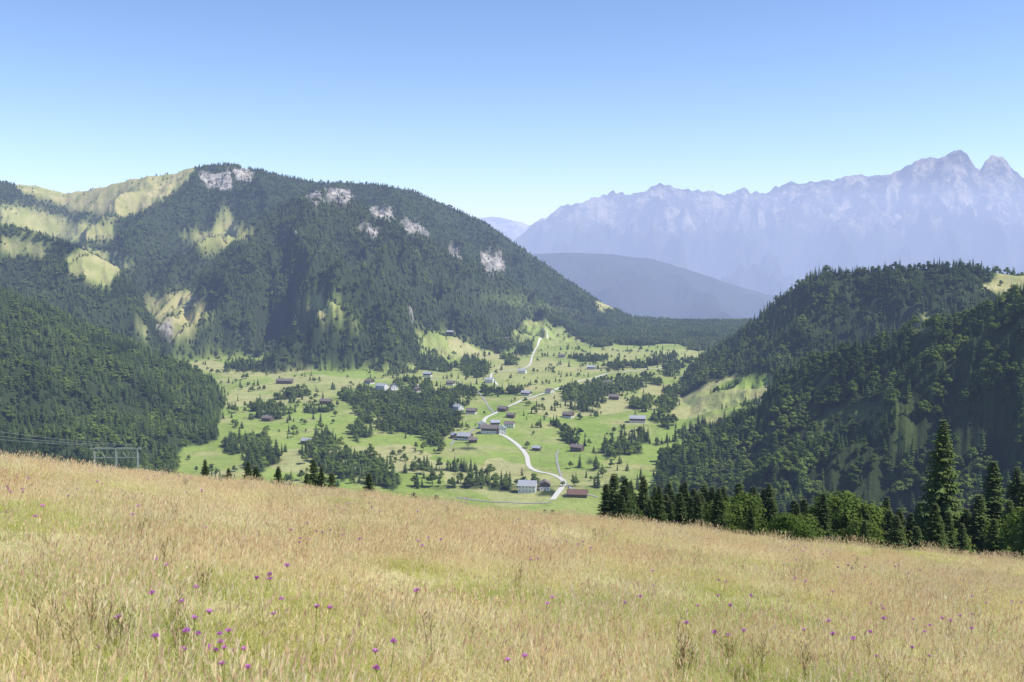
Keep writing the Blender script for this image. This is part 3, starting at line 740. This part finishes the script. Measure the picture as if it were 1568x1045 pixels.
scatter('meadow_grass',np.stack([P[:,0],P[:,1],gz-.02],1),np.array(rots),np.stack([s,s,s*rng.uniform(.65,1.2,n)],1),idx,GC)
def knapweed(seed):
    random.seed(seed); b=MB()
    for i in range(2):
        x,y=R(-.10,.10),R(-.10,.10); h=R(.28,.46); a=R(0,6.28); l=h*R(.1,.35)
        b.tube([(x,y,0),(x+math.cos(a)*l*.4,y+math.sin(a)*l*.4,h*.6),(x+math.cos(a)*l,y+math.sin(a)*l,h)],[.003,.0025,.002],4,0)
        for k in range(4): blade(b,x,y,h*R(.2,.6),.014,R(.05,.12),R(0,6.28),0,2)
        c=Vector((x+math.cos(a)*l,y+math.sin(a)*l,h))
        b.tube([c,c+Vector((0,0,.008)),c+Vector((0,0,.018))],[.004,.009,.006],6,0)
        for k in range(28):
            d=Vector((random.gauss(0,1),random.gauss(0,1),abs(random.gauss(.5,.6)))).normalized(); s_=d.orthogonal().normalized()*.0045
            b.face([c+Vector((0,0,.014)),c+Vector((0,0,.014))+d*.016+s_,c+Vector((0,0,.014))+d*.025,c+Vector((0,0,.014))+d*.016-s_],1)
    return b.mesh(f'knapweed_{seed}',[G_gr,G_pu])
def weed(seed):
    random.seed(seed); b=MB()
    for i in range(3):
        x,y=R(-.08,.08),R(-.08,.08); h=R(.4,.65); a=R(0,6.28); l=h*.15
        tip=(x+math.cos(a)*l,y+math.sin(a)*l,h); b.tube([(x,y,0),(x+math.cos(a)*l*.3,y+math.sin(a)*l*.3,h*.5),tip],[.004,.003,.002],4,0)
        for k in range(11):
            t=R(.3,1); c=Vector((x+math.cos(a)*l*t,y+math.sin(a)*l*t,h*t)); aa=R(0,6.28); L_=R(.05,.12)
            e_=c+Vector((math.cos(aa)*L_*.7,math.sin(aa)*L_*.7,L_*.8)); b.tube([c,e_],[.002,.0015],3,0)
            head(b,e_,R(.015,.04),.006,random.choice([0,1]),aa)
        for k in range(6): blade(b,x,y,R(.15,.35),.018,R(.08,.18),R(0,6.28),2,3)
    return b.mesh(f'weed_{seed}',[G_dk,G_rd,G_gr])
KC=hidden_collection('knapweed_variants',[knapweed(i) for i in range(4)])
WC=hidden_collection('weed_variants',[weed(i+20) for i in range(4)])
ymn=np.linspace(2.5,60,3000)
def nhit(u,v):
    s_,t_=st(u,v); g=near_h(s_*ymn,ymn)+.3; i=np.nonzero(g>=t_*ymn)[0]; Y_=ymn[i[0]] if len(i) else 40; return s_*Y_,Y_
kp=[]
for u,v,c,r in [(300,1008,5,.16),(275,1018,2,.2),(440,938,2,.2),(378,905,2,.3),(255,965,2,.2),(412,822,2,.5),(1470,970,3,.3),(1418,945,2,.2),(1300,998,2,.2),(1345,985,2,.2),(980,930,1,.2),(1090,985,2,.2),(1365,880,1,.4),(1320,885,2,.3),(40,752,3,.8),(1240,905,2,.3),(1085,940,1,.2),(1545,925,2,.3),(500,830,2,.4),(820,925,1,.2)]:
    x0,y0=nhit(u,v)
    for i in range(c): kp.append((x0+rng.normal(0,r),y0+rng.normal(0,r)))
for i in range(190):
    y0=math.sqrt(R(30,1500)); kp.append((R(-.62,.62)*y0,y0))
kp=np.array(kp); n=len(kp); s=rng.uniform(.85,1.15,n)
scatter('knapweed_flowers',np.stack([kp[:,0],kp[:,1],near_h(kp[:,0],kp[:,1])],1),np.stack([s*0,s*0,rng.random(n)*6.28],1),np.stack([s,s,s],1),rng.integers(0,4,n),KC)
wp=[]
for u,v,c,r in [(115,930,4,.2),(70,940,2,.3),(215,940,3,.3),(290,945,3,.3),(1090,985,3,.3),(1015,990,2,.3),(955,1010,1,.1),(1350,970,3,.4),(1440,900,2,.5),(1485,960,3,.3),(500,820,3,.6),(1180,1020,2,.3),(660,955,1,.3)]:
    x0,y0=nhit(u,v)
    for i in range(c): wp.append((x0+rng.normal(0,r),y0+rng.normal(0,r)))
for i in range(260):
    y0=math.sqrt(R(20,2600)); wp.append((R(-.62,.62)*y0,y0))
wp=np.array(wp); n=len(wp); s=rng.uniform(.45,.8,n)
scatter('meadow_weeds',np.stack([wp[:,0],wp[:,1],near_h(wp[:,0],wp[:,1])],1),np.stack([s*0,s*0,rng.random(n)*6.28],1),np.stack([s,s,s],1),rng.integers(0,4,n),WC)
# ------------------------------------------------------------ haze (absorbing box with added glow in place of scattered light)
m,nt,out=mat('haze_glow')
SIG=(2.7e-5,3.15e-5,4.2e-5); LH=(.86,.95,1.25)
ab=N(nt,'ShaderNodeVolumeAbsorption'); DN=1e-4; ab.inputs['Density'].default_value=DN
ab.inputs['Color'].default_value=(1-SIG[0]/DN,1-SIG[1]/DN,1-SIG[2]/DN,1)
em=N(nt,'ShaderNodeEmission'); em.inputs['Color'].default_value=(SIG[0]*LH[0]/DN,SIG[1]*LH[1]/DN,SIG[2]*LH[2]/DN,1); em.inputs['Strength'].default_value=DN
ad=N(nt,'ShaderNodeAddShader'); nt.links.new(ab.outputs[0],ad.inputs[0]); nt.links.new(em.outputs[0],ad.inputs[1]); nt.links.new(ad.outputs[0],out.inputs['Volume'])
b=MB(); b.box((0,0,0),(120000,92000,6000)); o=bpy.data.objects.new('atmospheric_haze',b.mesh('atmospheric_haze',[m])); scene.collection.objects.link(o); o.location=(0,2000,-1350)
# ------------------------------------------------------------ light
EL,AZ=math.radians(54),math.radians(102)
w=bpy.data.worlds.new('World'); scene.world=w; w.use_nodes=True; nt=w.node_tree; nt.nodes.clear()
sky=nt.nodes.new('ShaderNodeTexSky'); sky.sky_type='NISHITA'; sky.sun_disc=False; sky.sun_elevation=EL; sky.sun_rotation=AZ; sky.altitude=1200; sky.air_density=1.0; sky.dust_density=1.0; sky.ozone_density=2.2
gm=nt.nodes.new('ShaderNodeGamma'); gm.inputs[1].default_value=1.55
bg=nt.nodes.new('ShaderNodeBackground'); bg.inputs[1].default_value=.071; wo=nt.nodes.new('ShaderNodeOutputWorld')
nt.links.new(sky.outputs[0],gm.inputs[0]); nt.links.new(gm.outputs[0],bg.inputs[0]); nt.links.new(bg.outputs[0],wo.inputs[0])
sl=bpy.data.lights.new('sun','SUN'); sl.energy=5.0; sl.angle=math.radians(.5); sl.color=(1,.96,.87)
so=bpy.data.objects.new('sun',sl); scene.collection.objects.link(so)
so.rotation_euler=Vector((math.cos(EL)*math.sin(AZ),math.cos(EL)*math.cos(AZ),math.sin(EL))).to_track_quat('Z','Y').to_euler()
scene.view_settings.view_transform='Standard'; scene.view_settings.look='None'; scene.view_settings.exposure=0
cd=bpy.data.cameras.new('camera'); cd.lens=35; cd.sensor_width=36; cd.clip_start=.05; cd.clip_end=200000
co=bpy.data.objects.new('camera',cd); scene.collection.objects.link(co); co.location=(0,0,0); co.rotation_euler=(math.pi/2-PH,0,0); scene.camera=co
